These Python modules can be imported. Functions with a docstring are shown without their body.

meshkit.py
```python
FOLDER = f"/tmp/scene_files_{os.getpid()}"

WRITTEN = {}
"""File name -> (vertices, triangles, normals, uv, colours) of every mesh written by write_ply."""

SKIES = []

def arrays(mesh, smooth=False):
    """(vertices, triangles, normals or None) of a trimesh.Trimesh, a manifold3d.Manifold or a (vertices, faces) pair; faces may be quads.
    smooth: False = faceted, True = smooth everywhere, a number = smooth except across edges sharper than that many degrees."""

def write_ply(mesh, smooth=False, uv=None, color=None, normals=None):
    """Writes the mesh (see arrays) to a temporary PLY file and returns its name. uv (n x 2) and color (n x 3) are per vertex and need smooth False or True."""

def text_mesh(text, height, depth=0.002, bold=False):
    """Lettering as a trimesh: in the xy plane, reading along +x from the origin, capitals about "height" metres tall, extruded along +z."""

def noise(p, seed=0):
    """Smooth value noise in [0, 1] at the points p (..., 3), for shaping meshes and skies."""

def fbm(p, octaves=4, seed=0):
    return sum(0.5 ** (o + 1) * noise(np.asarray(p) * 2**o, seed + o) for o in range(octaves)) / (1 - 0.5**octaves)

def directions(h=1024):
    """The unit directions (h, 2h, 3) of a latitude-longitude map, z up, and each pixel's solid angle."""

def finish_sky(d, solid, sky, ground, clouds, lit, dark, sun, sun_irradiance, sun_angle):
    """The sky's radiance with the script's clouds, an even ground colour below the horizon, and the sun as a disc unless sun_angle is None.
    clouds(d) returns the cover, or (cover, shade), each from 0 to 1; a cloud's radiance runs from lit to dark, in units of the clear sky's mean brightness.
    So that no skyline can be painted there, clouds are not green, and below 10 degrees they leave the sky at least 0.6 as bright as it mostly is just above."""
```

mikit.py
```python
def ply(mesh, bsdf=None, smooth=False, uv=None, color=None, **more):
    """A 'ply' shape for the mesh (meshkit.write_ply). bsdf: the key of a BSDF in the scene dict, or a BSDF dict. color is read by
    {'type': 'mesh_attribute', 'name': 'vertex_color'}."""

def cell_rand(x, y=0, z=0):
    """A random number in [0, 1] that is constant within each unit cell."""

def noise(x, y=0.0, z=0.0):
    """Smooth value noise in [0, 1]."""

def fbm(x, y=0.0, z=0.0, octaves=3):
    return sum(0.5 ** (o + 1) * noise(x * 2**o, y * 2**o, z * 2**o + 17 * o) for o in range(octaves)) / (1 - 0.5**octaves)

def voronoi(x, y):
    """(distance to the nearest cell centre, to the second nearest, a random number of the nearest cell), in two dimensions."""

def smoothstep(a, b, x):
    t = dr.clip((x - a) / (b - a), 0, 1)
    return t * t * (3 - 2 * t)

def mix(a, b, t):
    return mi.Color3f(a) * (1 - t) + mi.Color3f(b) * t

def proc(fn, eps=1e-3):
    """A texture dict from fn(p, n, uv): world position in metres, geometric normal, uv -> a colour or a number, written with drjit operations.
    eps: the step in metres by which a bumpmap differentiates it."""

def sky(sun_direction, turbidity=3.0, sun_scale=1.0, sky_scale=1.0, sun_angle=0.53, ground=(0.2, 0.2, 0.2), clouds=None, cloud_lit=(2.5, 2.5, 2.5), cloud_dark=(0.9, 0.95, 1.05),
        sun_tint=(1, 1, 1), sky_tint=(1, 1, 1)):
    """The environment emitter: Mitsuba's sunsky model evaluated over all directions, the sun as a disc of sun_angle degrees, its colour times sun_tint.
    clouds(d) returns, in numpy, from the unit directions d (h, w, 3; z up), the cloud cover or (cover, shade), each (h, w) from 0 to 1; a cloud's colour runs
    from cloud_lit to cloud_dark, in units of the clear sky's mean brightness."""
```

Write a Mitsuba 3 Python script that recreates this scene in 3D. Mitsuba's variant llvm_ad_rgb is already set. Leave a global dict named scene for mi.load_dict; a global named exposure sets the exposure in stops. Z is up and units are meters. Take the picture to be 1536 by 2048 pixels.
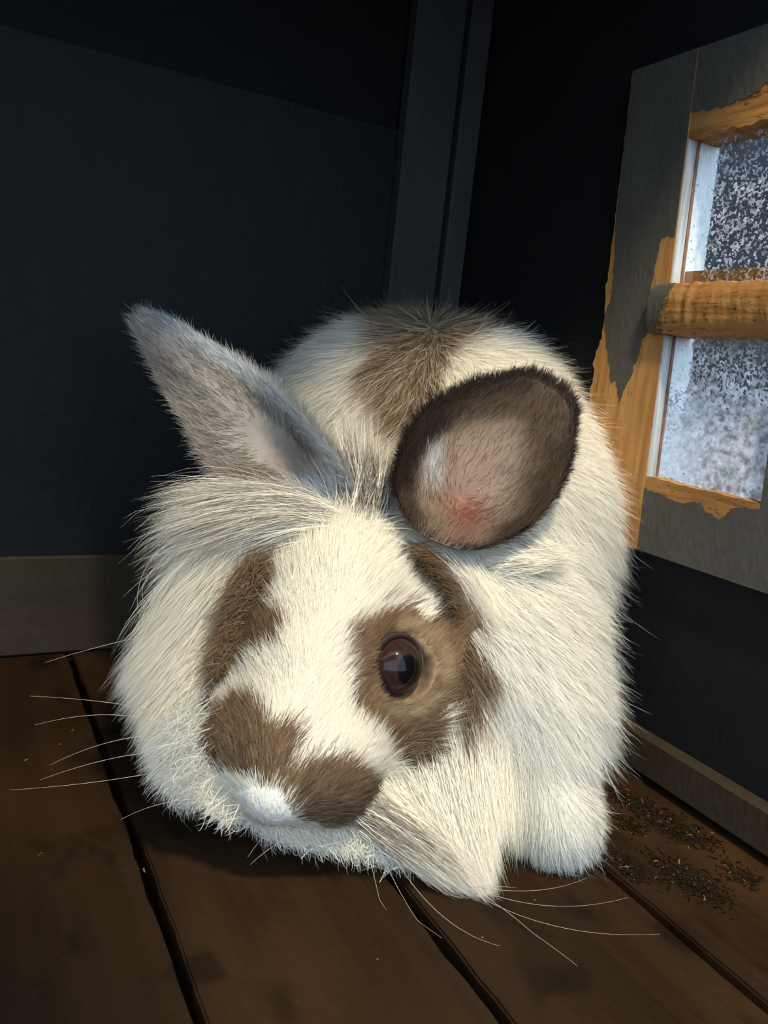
import math
import numpy as np, trimesh, mitsuba as mi, drjit as dr
import meshkit, mikit
from mikit import proc, noise, fbm, smoothstep, mix
from scipy.spatial import cKDTree
from scipy import ndimage
import shapely.geometry as sg

scene, labels = {}, {}
T4 = mi.ScalarTransform4f
rng = np.random.default_rng(7)

# ------------------------------------------------------------------ camera
F_PX, CX, CY, CAM_H = 1600.0, 768.0, 1024.0, 0.18
def nz(v):
    v = np.asarray(v, float)
    return v / np.maximum(np.linalg.norm(v, axis=-1, keepdims=True), 1e-12)
_u = nz([.107, -1, -301.1 / 1600]); _y = np.array([-868, -394, 1600.]); _y = nz(_y - _u * (_y @ _u)); _x = np.cross(_y, _u)
RW = np.stack([_x, _y, _u])                       # camera axes (right, down, forward) -> world
CAM = np.array([0, 0, CAM_H])
fwd, down = RW @ np.array([0, 0, 1.]), RW @ np.array([0, 1., 0])
scene['camera'] = {'type': 'perspective', 'fov': math.degrees(2 * math.atan(768 / F_PX)), 'fov_axis': 'x', 'near_clip': .01, 'far_clip': 100,
                   'to_world': T4().look_at(origin=CAM.tolist(), target=(CAM + fwd).tolist(), up=(-down).tolist())}
exposure = 1.3
def P(px, py, d):                                  # the point at that depth along a sight line, used to survey the place from the photograph
    return CAM + RW @ np.array([(px - CX) / F_PX * d, (py - CY) / F_PX * d, d])

# ------------------------------------------------------------------ light: overcast daylight outside, a warm bulb held above the open front
SKY = 11.0
scene['sky'] = mikit.sky([0.2, -0.6, 0.7], sun_scale=0.0, sky_scale=SKY, clouds=lambda d: np.ones(d.shape[:2]), cloud_lit=(0.75, 1.0, 1.29), cloud_dark=(.8, 1, 1.2), ground=(.06, .06, .05))
LAMP_POS, LAMP_R, LAMP_W = (0.125, -0.06, 0.75), 0.028, 325.0
scene['hanging_lamp__bulb'] = {'type': 'sphere', 'center': list(LAMP_POS), 'radius': LAMP_R,
                               'emitter': {'type': 'area', 'radiance': {'type': 'rgb', 'value': [LAMP_W * 1.0, LAMP_W * .86, LAMP_W * .585]}}}
labels['hanging_lamp'] = {'label': 'small warm bulb hanging in front of the hutch above the rabbit', 'category': 'lamp'}

# ------------------------------------------------------------------ materials
def lit(rgb): return {'type': 'rgb', 'value': list(rgb)}
def paint_fn(base, amp=.25, sx=60., sz=14.):
    def fn(p, n, uv):
        v = fbm(p.x * sx, p.y * sx, p.z * sz) - .5
        g = noise(p.x * 900, p.y * 900, p.z * 300) - .5
        return mi.Color3f(base) * dr.maximum(1 + amp * 2 * v + .25 * g, .3)
    return fn
def bump_fn(p, n, uv): return .5 * noise(p.x * 700, p.y * 700, p.z * 260) + .5 * fbm(p.x * 160, p.y * 160, p.z * 50)
def rough(tex, r=.6, bump=0.0, fn=bump_fn, spec=.4):
    b = {'type': 'principled', 'base_color': tex if isinstance(tex, dict) else lit(tex), 'roughness': r, 'specular': spec}
    if bump: b = {'type': 'bumpmap', 'arbitrary': proc(fn, 3e-4), 'scale': bump, 'bsdf': b}
    return {'type': 'twosided', 'bsdf': b}
scene['wall_paint'] = rough(proc(paint_fn((.0085, .0085, .0092), .2)), .6, .0003, spec=.15)
scene['frame_paint'] = rough(proc(paint_fn((.066, .059, .050), .18)), .6, .0004, spec=.2)
scene['trim_paint'] = rough(proc(paint_fn((.036, .034, .033), .18)), .6, .0003, spec=.15)
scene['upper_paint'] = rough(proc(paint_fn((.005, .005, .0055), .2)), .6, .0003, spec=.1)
scene['skirting_paint'] = rough(proc(paint_fn((.034, .023, .013), .22, 40, 60)), .6, .0004, spec=.2)
def wood_fn(p, n, uv):                              # bare chewed softwood, grain along y, darker flecks
    g = fbm(p.y * 30, p.z * 330, p.x * 330, 4)
    fleck = smoothstep(.70, .80, fbm(p.y * 260, p.z * 900, 3.0, 3))
    c = mix((.22, .092, .022), (.34, .160, .046), smoothstep(.2, .8, g))
    return c * (1 - .6 * fleck)
def woodv_fn(p, n, uv):
    g = fbm(p.z * 34, p.y * 330, p.x * 330, 4)
    fleck = smoothstep(.74, .84, fbm(p.z * 220, p.y * 900, 7.0, 3))
    c = mix((.30, .138, .036), (.41, .205, .062), smoothstep(.2, .8, g))
    return c * (1 - .5 * fleck)
def wood_bump(p, n, uv): return fbm(p.y * 60, p.z * 600, p.x * 600, 3)
def woodv_bump(p, n, uv): return fbm(p.z * 60, p.y * 600, p.x * 600, 3)
scene['bare_wood'] = rough(proc(wood_fn), .6, .0005, wood_bump)
scene['bare_wood_upright'] = rough(proc(woodv_fn), .6, .0005, woodv_bump)
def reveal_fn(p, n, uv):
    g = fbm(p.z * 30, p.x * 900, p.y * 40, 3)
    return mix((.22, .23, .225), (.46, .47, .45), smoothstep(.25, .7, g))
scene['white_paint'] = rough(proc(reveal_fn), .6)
def floor_fn(p, n, uv):
    k = dr.floor((p.x + .0195) / .0797)
    t = mikit.cell_rand(k, 3, 1)
    g = fbm(p.x * 240 + 31 * k, p.y * 9, k * 7.0, 4)
    big = fbm(p.x * 22 + 9 * k, p.y * 16, 2.0, 3)
    st = smoothstep(.55, .85, fbm(p.x * 60, p.y * 45, 11.0, 3))
    c = mix((.0165, .0074, .0027), (.031, .0150, .0054), smoothstep(.2, .8, g * .35 + big * .65))
    c = mix(c, (.050, .0205, .0062), .6 * smoothstep(.45, .8, big) * t)
    return c * (1 - .55 * st) * (.85 + .3 * t)
def floor_bump(p, n, uv): return fbm(p.x * 300, p.y * 20, 1.0, 3) + .4 * noise(p.x * 900, p.y * 500, 2.0)
scene['floor_wood'] = rough(proc(floor_fn), .65, .0005, floor_bump, .12)
scene['dark_gap'] = rough((.010, .007, .006), .9)
scene['tin'] = rough((.2, .2, .2), .5)

# ------------------------------------------------------------------ mesh helpers
def put(key, mesh, bsdf, smooth=False, label=None, cat=None, kind=None, group=None, **kw):
    base, n = key, 0
    while key in scene: n += 1; key = f'{base}_{n:03d}'
    scene[key] = mikit.ply(mesh, bsdf, smooth, **kw)
    if label or kind or cat:
        labels[key] = {k: v for k, v in (('label', label), ('category', cat), ('kind', kind), ('group', group)) if v}
    return key
def box(x0, x1, y0, y1, z0, z1, c=0.0):
    """A box with chamfered edges."""
    lo, hi = np.array([x0, y0, z0], float), np.array([x1, y1, z1], float)
    if c <= 0:
        return trimesh.creation.box(bounds=[lo, hi])
    pts = []
    for a in range(3):
        for s in np.ndindex(2, 2, 2):
            p = np.where(np.array(s) == 1, hi - c, lo + c)
            p[a] = hi[a] if s[a] else lo[a]
            pts.append(p)
    return trimesh.convex.convex_hull(np.array(pts))
def rough_poly(pts, amp, seed, step=.0012, keep=None):
    """Polygon whose edges are gnawed: midpoint noise added along them (amp per edge or one number)."""
    r = np.random.default_rng(seed); out = []
    n = len(pts)
    for i in range(n):
        a, b = np.array(pts[i], float), np.array(pts[(i + 1) % n], float)
        am = amp[i] if isinstance(amp, (list, tuple)) else amp
        out.append(a)
        if am <= 0: continue
        k = max(2, int(np.linalg.norm(b - a) / step))
        t = np.linspace(0, 1, k + 1)[1:-1]
        e = np.zeros(len(t))
        for o in range(3):
            m = max(2, int(k / 3 * 2 ** o) + 1)
            e += np.interp(t, np.linspace(0, 1, m), r.normal(0, am / 1.7 ** o, m))
        e *= np.minimum(1, np.minimum(t, 1 - t) * k / 2)
        nn = np.array([-(b - a)[1], (b - a)[0]]) / max(np.linalg.norm(b - a), 1e-9)
        out += list(a + t[:, None] * (b - a) + e[:, None] * nn)
    g = sg.Polygon(out).buffer(0)
    return max(g.geoms, key=lambda q: q.area) if hasattr(g, 'geoms') else g
def slab_yz(poly, x0, x1):
    """A (y, z) polygon made solid between x0 and x1."""
    m = trimesh.creation.extrude_polygon(poly, x1 - x0, engine='earcut')
    v = m.vertices.copy()
    m.vertices = np.stack([x0 + v[:, 2], v[:, 0], v[:, 1]], 1)
    m.fix_normals()
    return m

# ------------------------------------------------------------------ the hutch
XR, YB = .292, .460
ZR = .452
put('wall_back', box(-.46, .32, YB, YB + .015, -.02, .317), 'wall_paint', kind='structure', label='dark painted back wall of the hutch behind the rabbit')
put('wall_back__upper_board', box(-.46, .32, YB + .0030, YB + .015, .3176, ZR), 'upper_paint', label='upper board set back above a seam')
put('baseboard_back', box(-.46, .287, YB - .004, YB, .0, .0565, .0012), 'skirting_paint', kind='structure', label='brown skirting board along the foot of the back wall')
put('trim_1', box(.2372, .2705, YB - .010, YB, .057, ZR, .001), 'trim_paint', kind='structure', label='broad upright batten on the back wall beside the corner')
put('trim_2', box(.2745, .2895, YB - .010, YB, .057, ZR, .001), 'trim_paint', kind='structure', label='narrow upright batten in the corner of the hutch')
put('wall_left', box(-.475, -.46, -.02, YB + .015, -.02, ZR), 'wall_paint', kind='structure', label='dark painted left wall of the hutch')
_c = trimesh.creation.extrude_polygon(sg.Polygon([(-.475, .20), (.02, .172), (.32, .132), (.32, YB + .015), (-.475, YB + .015)]), .012, engine='earcut'); _c.apply_translation([0, 0, ZR])
put('ceiling', _c, 'wall_paint', kind='structure', label='dark roof boards over the back of the hutch')
put('ceiling__added_shade_board', box(-.475, .095, -.14, .060, ZR, ZR + .012, .002), 'wall_paint')  # unseen board, added only to cast the shadow on the front left floor
# right wall, with the opening of the window left free
wy0, wy1, wz0, wz1 = .19, .29, .125, .31
w = [box(XR, XR + .012, wy1, YB + .015, -.02, .82), box(XR, XR + .012, -.10, wy0, -.02, .82), box(XR, XR + .012, wy0, wy1, -.02, wz0), box(XR, XR + .012, wy0, wy1, wz1, .82)]
put('wall_right', trimesh.util.concatenate(w), 'wall_paint', kind='structure', label='dark painted right wall of the hutch holding the little window')
put('baseboard_right', box(.2845, XR, -.02, YB - .004, .0035, .0225, .0014), 'skirting_paint', kind='structure', label='low skirting strip along the right wall')
# floor: planks running away from the viewer, dark gaps between them
put('floor', box(-.475, .32, -.06, YB + .015, -.03, -.012), 'dark_gap', kind='structure', label='brown stained plank floor of the hutch')
PW, GAP = .0797, .0038
for k in range(-6, 4):
    x0, x1 = -.0195 + k * PW + GAP / 2, -.0195 + (k + 1) * PW - GAP / 2
    if x1 > .2905: x1 = .2905
    if x0 > .285 or x0 < -.46: continue
    r = np.random.default_rng(40 + k)
    ys = np.linspace(-.06, YB - .004, 90)
    e = lambda: np.interp(ys, np.linspace(-.06, YB, 40), r.normal(0, .00035, 40)) + r.normal(0, .0001, len(ys))
    poly = sg.Polygon(np.vstack([np.stack([x0 + e(), ys], 1), np.stack([x1 + e(), ys], 1)[::-1]]))
    top = trimesh.creation.extrude_polygon(poly, .0112, engine='earcut'); top.apply_translation([0, 0, -.0120])
    q = trimesh.creation.extrude_polygon(poly.buffer(-.0007), .0008, engine='earcut'); q.apply_translation([0, 0, -.0008])
    put('floor__plank', trimesh.util.concatenate([top, q]), 'floor_wood')

# ------------------------------------------------------------------ window in the right wall (y, z coordinates on its face; it leans a little)
lean = lambda y, z: (y + .055 * (z - .215), z)
XF, XG, XO = .2845, .2915, .3040                   # inner face, glass, outer face of the frame
def L_(pts): return [lean(*p) for p in pts]
sy0, sy1 = .2705, .3095                             # far stile
stile = rough_poly(L_([(sy0, .106), (sy1, .106), (sy1 + .002, .135), (sy1 + .0035, .165), (sy1 + .005, .19), (sy1 + .0008, .205), (sy1 + .001, .235), (sy1, .327), (sy0, .327)]),
                   [0, .0004, .0009, .001, .0008, .0006, .0002, 0, 0], 3)
put('window_1__stile', slab_yz(stile, XF, XO), 'bare_wood_upright', label='far upright of the window frame, gnawed down to bare wood')
labels['window_1'] = {'label': 'small two-pane window in a grey painted frame with gnawed bars in the right wall', 'kind': 'structure'}
pt = rough_poly(L_([(sy0 + .0002, .327), (sy1 - .0004, .327), (sy1 - .0003, .256), (sy1 - .0028, .240), (sy1 - .0030, .222), (sy1 - .0002, .214), (sy1 - .0018, .206), (sy1 - .0062, .192), (sy1 - .010, .1815), (sy1 - .0135, .183),
                    (sy1 - .0165, .172), (sy1 - .0205, .182), (sy1 - .0245, .192), (sy1 - .0265, .203), (sy1 - .0325, .209), (sy1 - .0335, .214), (sy1 - .0285, .222), (sy1 - .029, .236), (sy1 - .0305, .246), (sy1 - .0345, .2495), (sy0 + .0002, .2485)]),
                [0, 0, .0003, .0004, .0004, .0004, .0004, .0005, .0006, .0006, .0006, .0006, .0005, .0004, .0003, .0004, .0004, .0004, .0004, .0003, 0], 5, .0008)
put('window_1__stile__paint', slab_yz(pt, XF - .0004, XF + .0003), 'frame_paint', label='grey paint left on the upright')
lo = rough_poly(L_([(sy0 + .008, .106), (sy1 - .0005, .106), (sy1 - .003, .127), (sy0 + .016, .131), (sy0 + .008, .136)]), [0, 0, .0004, .0006, .0006], 6, .0008)
# near stile
ny1 = .2085
put('window_1__stile_001', slab_yz(sg.Polygon(L_([(.170, .106), (ny1, .106), (ny1 + .0006, .140), (ny1 + .0002, .327), (.170, .327)])), XF, XO), 'frame_paint', label='near upright of the window frame')
top = rough_poly(L_([(ny1, .327), (sy0, .327), (sy0, .2895), (ny1, .2905)]), [0, 0, .0004, 0], 8)
put('window_1__top_rail', slab_yz(top, XF + .0003, XO), 'bare_wood')
tp = rough_poly(L_([(ny1, .327), (sy0 - .0004, .327), (sy0 - .0004, .3005), (ny1 + .04, .2995), (ny1 + .02, .304), (ny1, .3025)]), [0, 0, .0006, .0008, .0006, 0], 9, .0008)
put('window_1__top_rail__paint', slab_yz(tp, XF - .0001, XF + .0006), 'frame_paint', label='grey paint above the gnawed edge')
bot = rough_poly(L_([(ny1, .106), (sy0, .106), (sy0, .1405), (ny1, .1400)]), [0, 0, .0003, 0], 10)
put('window_1__bottom_rail', slab_yz(bot, XF + .0002, XO), 'bare_wood')
bp = rough_poly(L_([(ny1, .106), (sy0 - .0006, .106), (sy0 - .0004, .1355), (sy0 - .012, .1338), (sy0 - .022, .1325), (sy0 - .030, .1350), (sy0 - .037, .1312), (sy0 - .046, .1318), (sy0 - .051, .1366), (ny1, .1380)]), [0, 0, .0005, .0007, .0007, .0007, .0007, .0007, .0004, 0], 11, .0008)
put('window_1__bottom_rail__paint', slab_yz(bp, XF - .0002, XF + .0005), 'frame_paint', label='grey paint below the gnawed ledge')
# muntin: round-nosed bar, proud of the frame
def bar_along_y(prof, y0, y1, n=60, amp=0, seed=0):
    """prof: (x, z) closed outline swept along y, slightly gnawed."""
    prof = np.array(prof); k = len(prof); r = np.random.default_rng(seed)
    ys = np.linspace(y0, y1, n); c = prof.mean(0); V = []
    bumps = np.interp(ys, np.linspace(y0, y1, n // 3), r.normal(0, amp, n // 3))
    for y, b in zip(ys, bumps):
        q = prof + nz(prof - c) * (b + r.normal(0, amp * .35, (k, 1)))
        V.append(np.stack([q[:, 0], np.full(k, y) + .055 * (q[:, 1] - .215), q[:, 1]], 1))
    V = np.vstack(V); Fc = []
    for i in range(n - 1):
        for j in range(k):
            a, b = i * k + j, i * k + (j + 1) % k
            Fc += [[a, b, b + k], [a, b + k, a + k]]
    m0, m1 = len(V), len(V) + 1
    V = np.vstack([V, V[:k].mean(0), V[-k:].mean(0)])
    for j in range(k): Fc += [[m0, (j + 1) % k, j], [m1, (n - 1) * k + j, (n - 1) * k + (j + 1) % k]]
    m = trimesh.Trimesh(V, Fc); m.fix_normals(); return m
ang = np.linspace(-80, 80, 14)
zc, hz = .2163, .0112
nose = [(XF - .0005 - .0055 * math.cos(math.radians(a)) ** .8, zc + hz * math.sin(math.radians(a)) / math.sin(math.radians(80))) for a in ang]
mprof = nose + [(XO - .002, zc + hz), (XO - .002, zc - hz)]
put('window_1__muntin', bar_along_y(mprof, ny1 - .001, sy0 + .0055, 70, .00028, 4), 'bare_wood', smooth=50, label='cross bar of the window, gnawed to orange wood')
mp = [(x - .0004, z) for x, z in nose] + [(XF + .001, zc + hz), (XF + .001, zc - hz)]
pm = bar_along_y(mp, sy0 - .006, sy0 + .0058, 24, .0001, 12)
keepf = pm.triangles_center[:, 1] - .055 * (pm.triangles_center[:, 2] - .215) > sy0 - .0035 - .30 * (pm.triangles_center[:, 2] - zc) + 0 - .0022 * np.sin(pm.triangles_center[:, 2] * 1900)
pm.update_faces(keepf)
put('window_1__muntin__paint', pm, 'frame_paint', smooth=50, label='grey paint left on the end of the bar')
put('window_1__muntin__outer_ledge', slab_yz(sg.Polygon(L_([(ny1, zc), (sy0, zc), (sy0, zc + hz + .0066), (ny1, zc + hz + .0066)])), XG + .0012, XO), 'bare_wood', label='outer ledge of the bar seen through the pane')
# jamb linings: weathered strip inside the glass, bleached strip beyond it, rusty putty line between
def strip(x0, x1, z0, z1, dy=.0006):
    pts = L_([(sy0, z0), (sy0 - dy, z0), (sy0 - dy, z1), (sy0, z1)])
    return slab_yz(sg.Polygon(pts), x0, x1)
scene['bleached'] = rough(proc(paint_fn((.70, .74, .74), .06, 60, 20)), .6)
scene['putty'] = rough(proc(paint_fn((.20, .10, .06), .5, 700, 260)), .8)
for z0, z1 in ((.1405, .2052), (.2274, .2898)):
    put('window_1__jamb_lining', strip(XF + .0004, XG - .0014, z0, z1), 'white_paint', label='weathered white jamb beside the pane')
    put('window_1__putty_line', strip(XG - .0014, XG, z0, z1, .0012), 'putty')
    put('window_1__jamb_lining', strip(XG + .0008, XO + .0005, z0, z1, .0008), 'bleached', label='bleached white jamb seen through the pane')
scene['glass'] = {'type': 'thindielectric', 'int_ior': 1.5}
scene['grime'] = {'type': 'principledthin', 'base_color': {'type': 'mesh_attribute', 'name': 'vertex_color'}, 'roughness': .8, 'diff_trans': 1.0, 'spec_trans': 0.0}
def iso(V, Fc, s):
    """The part of a triangle mesh where s > 0, cut exactly along s = 0. Returns vertices and faces (unmerged)."""
    out = []
    p, q = V[Fc], s[Fc]
    cnt = (q > 0).sum(1)
    out.append(p[cnt == 3])
    for c, flip in ((1, False), (2, True)):
        pp, qq = p[cnt == c], q[cnt == c]
        odd = np.argmax((qq > 0) != flip, 1)
        i = np.arange(len(pp)); a, b, d = pp[i, odd], pp[i, (odd + 1) % 3], pp[i, (odd + 2) % 3]
        sa, sb, sd = qq[i, odd], qq[i, (odd + 1) % 3], qq[i, (odd + 2) % 3]
        ab = a + (b - a) * (sa / (sa - sb))[:, None]; ad = a + (d - a) * (sa / (sa - sd))[:, None]
        out += [np.stack([a, ab, ad], 1)] if c == 1 else [np.stack([ab, b, d], 1), np.stack([ab, d, ad], 1)]
    t = np.vstack(out)
    return t.reshape(-1, 3), np.arange(len(t) * 3).reshape(-1, 3)
def grime(z0, z1, fn, colfn, x, step=.00030):
    ys, zs = np.arange(ny1, sy0, step), np.arange(z0, z1, step)
    Y, Z = np.meshgrid(ys, zs, indexing='ij')
    V = np.stack([np.full(Y.size, x), (Y + .055 * (Z - .215)).ravel(), Z.ravel()], 1)
    a = (np.arange(len(ys) - 1)[:, None] * len(zs) + np.arange(len(zs) - 1)).ravel()
    Fc = np.vstack([np.stack([a, a + len(zs), a + len(zs) + 1], 1), np.stack([a, a + len(zs) + 1, a + 1], 1)])
    v, f = iso(V, Fc, fn(V) - .16 * smooth01((Y.ravel() - sy0 + .0125) / .002))
    return trimesh.Trimesh(v, f, process=False), colfn(v)
nf = lambda v, s, seed, o=3: meshkit.fbm(np.stack([v[:, 1] * s, v[:, 2] * s, v[:, 1] * 0 + .5], 1), o, seed)
for i, (z0, z1) in enumerate(((.1398, .2055), (.2270, .2905))):
    put('window_1__pane', slab_yz(sg.Polygon(L_([(ny1 - .002, z0), (sy0 - .0004, z0), (sy0 - .0004, z1), (ny1 - .002, z1)])), XG, XG + .00001) if False else
        trimesh.Trimesh(np.array([[XG, *lean(a, b)] for a, b in ((ny1 - .002, z0), (sy0 - .0006, z0), (sy0 - .0006, z1), (ny1 - .002, z1))]), [[0, 2, 1], [0, 3, 2]]), 'glass', label='lower pane, milky with dirt' if i == 0 else 'upper pane, flecked with dirt')
    key = 'window_1__pane__grime' if i == 0 else 'window_1__pane_001__grime'
    if i == 0:
        fn = lambda v: nf(v, 1100, 3, 4) - .49 + .20 * smooth01((.197 - v[:, 2]) / .035) + .08 * (nf(v, 150, 9) - .5)
        def colfn(v):
            t = np.clip((nf(v, 420, 21) - .3) * 2.2, 0, 1)[:, None]; u = np.clip((nf(v, 110, 33) - .35) * 3, 0, 1)[:, None]
            low = smooth01((.185 - v[:, 2]) / .04)[:, None] * smooth01((v[:, 1] - .235) / .02)[:, None]
            c = np.array([.24, .22, .21]) * (1 - t) + np.array([.86, .88, .92]) * t
            c = c * (1 - .4 * u) + np.array([.34, .30, .29]) * .4 * u
            return c * (1 - .6 * low) + np.array([.66, .76, .88]) * .6 * low
    else:
        fn = lambda v: nf(v, 980, 5, 4) - .525 + .26 * (nf(v, 210, 14) - .5)
        def colfn(v):
            t = np.clip((nf(v, 520, 22) - .3) * 2.2, 0, 1)[:, None]; u = np.clip((nf(v, 200, 34) - .4) * 3, 0, 1)[:, None]
            c = np.array([.13, .13, .14]) * (1 - t) + np.array([.76, .80, .85]) * t
            return c * (1 - .4 * u) + np.array([.30, .24, .21]) * .4 * u
    smooth01 = lambda t: (lambda q: q * q * (3 - 2 * q))(np.clip(t, 0, 1))
    m, col = grime(z0, z1, fn, colfn, XG - .00015)
    put(key, m, 'grime', True, kind='stuff', color=col, label='pale flecks of dirt on the glass')
# outside: dark ground and a dark shed wall some way off
scene['outside_ground'] = mikit.ply(box(-4, 4, -4, 4, -.60, -.55), rough((.05, .045, .035), .9)); labels['outside_ground'] = {'kind': 'structure', 'label': 'dark ground outside the hutch'}
scene['outside_timber'] = rough(proc(paint_fn((.030, .030, .034), .5, 30, 3)), .9)
scene['wall_outside'] = mikit.ply(box(3.0, 3.05, .9, 4.6, -.55, 1.36), 'outside_timber'); labels['wall_outside'] = {'kind': 'structure', 'label': 'dark timber wall outside the window'}


# crumbs of dirt and chopped straw on the boards by the right wall
def crumbs(key, spots, n, size, cols, seed, label, cat):
    r = np.random.default_rng(seed); V, Fc, C = [], [], []
    base = trimesh.creation.box(extents=[1, 1, 1])
    for i in range(n):
        x, y, s = spots[r.integers(len(spots))]
        p = np.array([x, y]) + r.normal(0, s, 2) * [1, 1.3]
        if p[0] > .289 or abs((p[0] + .0195) / PW % 1 - .0) < .04: continue
        e = np.array([r.gamma(2, size), size * r.uniform(.4, 1.0), size * r.uniform(.3, .8)])
        M = trimesh.transformations.euler_matrix(r.normal(0, .12), r.normal(0, .12), r.uniform(0, 6.3))[:3, :3]
        v = (base.vertices * (1 + r.normal(0, .15, (8, 3))) * e) @ M.T; v[:, 2] -= v[:, 2].min() - .00005; v[:, :2] += p
        Fc.append(base.faces + 8 * len(V)); V.append(v); C.append(np.tile(cols[r.integers(len(cols))], (8, 1)))
    scene[key] = mikit.ply(trimesh.Trimesh(np.vstack(V), np.vstack(Fc), process=False), 'crumb', True, color=np.vstack(C))
    labels[key] = {'label': label, 'category': cat, 'kind': 'stuff'}
scene['crumb'] = {'type': 'twosided', 'bsdf': {'type': 'diffuse', 'reflectance': {'type': 'mesh_attribute', 'name': 'vertex_color'}}}
SPOTS = [(0.2655, 0.2294, 0.003), (0.2709, 0.2111, 0.005), (0.2738, 0.1949, 0.004), (0.2682, 0.2201, 0.004), (0.2691, 0.2039, 0.004), (0.2446, 0.1843, 0.0045), (0.2493, 0.1763, 0.004), (0.2487, 0.1688, 0.004), (0.2280, 0.1967, 0.0025), (0.2286, 0.1867, 0.0022), (0.2697, 0.1722, 0.003), (0.2525, 0.2133, 0.003), (0.2432, 0.1769, 0.004)]
crumbs('dirt_crumbs', SPOTS, 2600, .00055, [(.016, .011, .006), (.022, .014, .007), (.030, .020, .010), (.012, .008, .005)], 61, 'dark dirt crumbs scattered on the floor boards near the right wall', 'dirt')
crumbs('straw_bits', SPOTS + [(.07, .33, .05), (.10, .20, .05), (.03, .28, .05), (.15, .17, .05)], 110, .0006, [(.16, .11, .05), (.22, .16, .08), (.12, .08, .03)], 62, 'pale chopped straw bits lying among the dirt on the floor', 'straw')
# ------------------------------------------------------------------ rabbit: skin as one surface around a smooth union of ellipsoids
NOSE, POLL = np.array([.0906, .2240, .0371]), np.array([.1475, .2946, .1177])
HA = nz(POLL - NOSE); HL = nz(np.cross(HA, [0, 0, 1])); HT = np.cross(HL, HA)      # nose -> poll, towards the rabbit's left, dorsal
hp = lambda a, l, t: NOSE + HA * a + HL * l + HT * t
ELL = []                                           # (centre, radii, axes, blend)
def ell(c, r, ax=None, k=.012):
    ELL.append((np.array(c), np.broadcast_to(np.array(r, float), 3), np.eye(3) if ax is None else ax, k))
HAX = np.stack([HA, HL, HT])
ell(hp(.088, 0, -.024), (.040, .033, .036), HAX)
ell(hp(.058, 0, -.022), (.042, .031, .032), HAX)
ell(hp(.024, 0, -.013), (.028, .0235, .020), HAX, .010)
ell(hp(.022, .017, -.018), (.022, .017, .018), HAX, .008)
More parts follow.
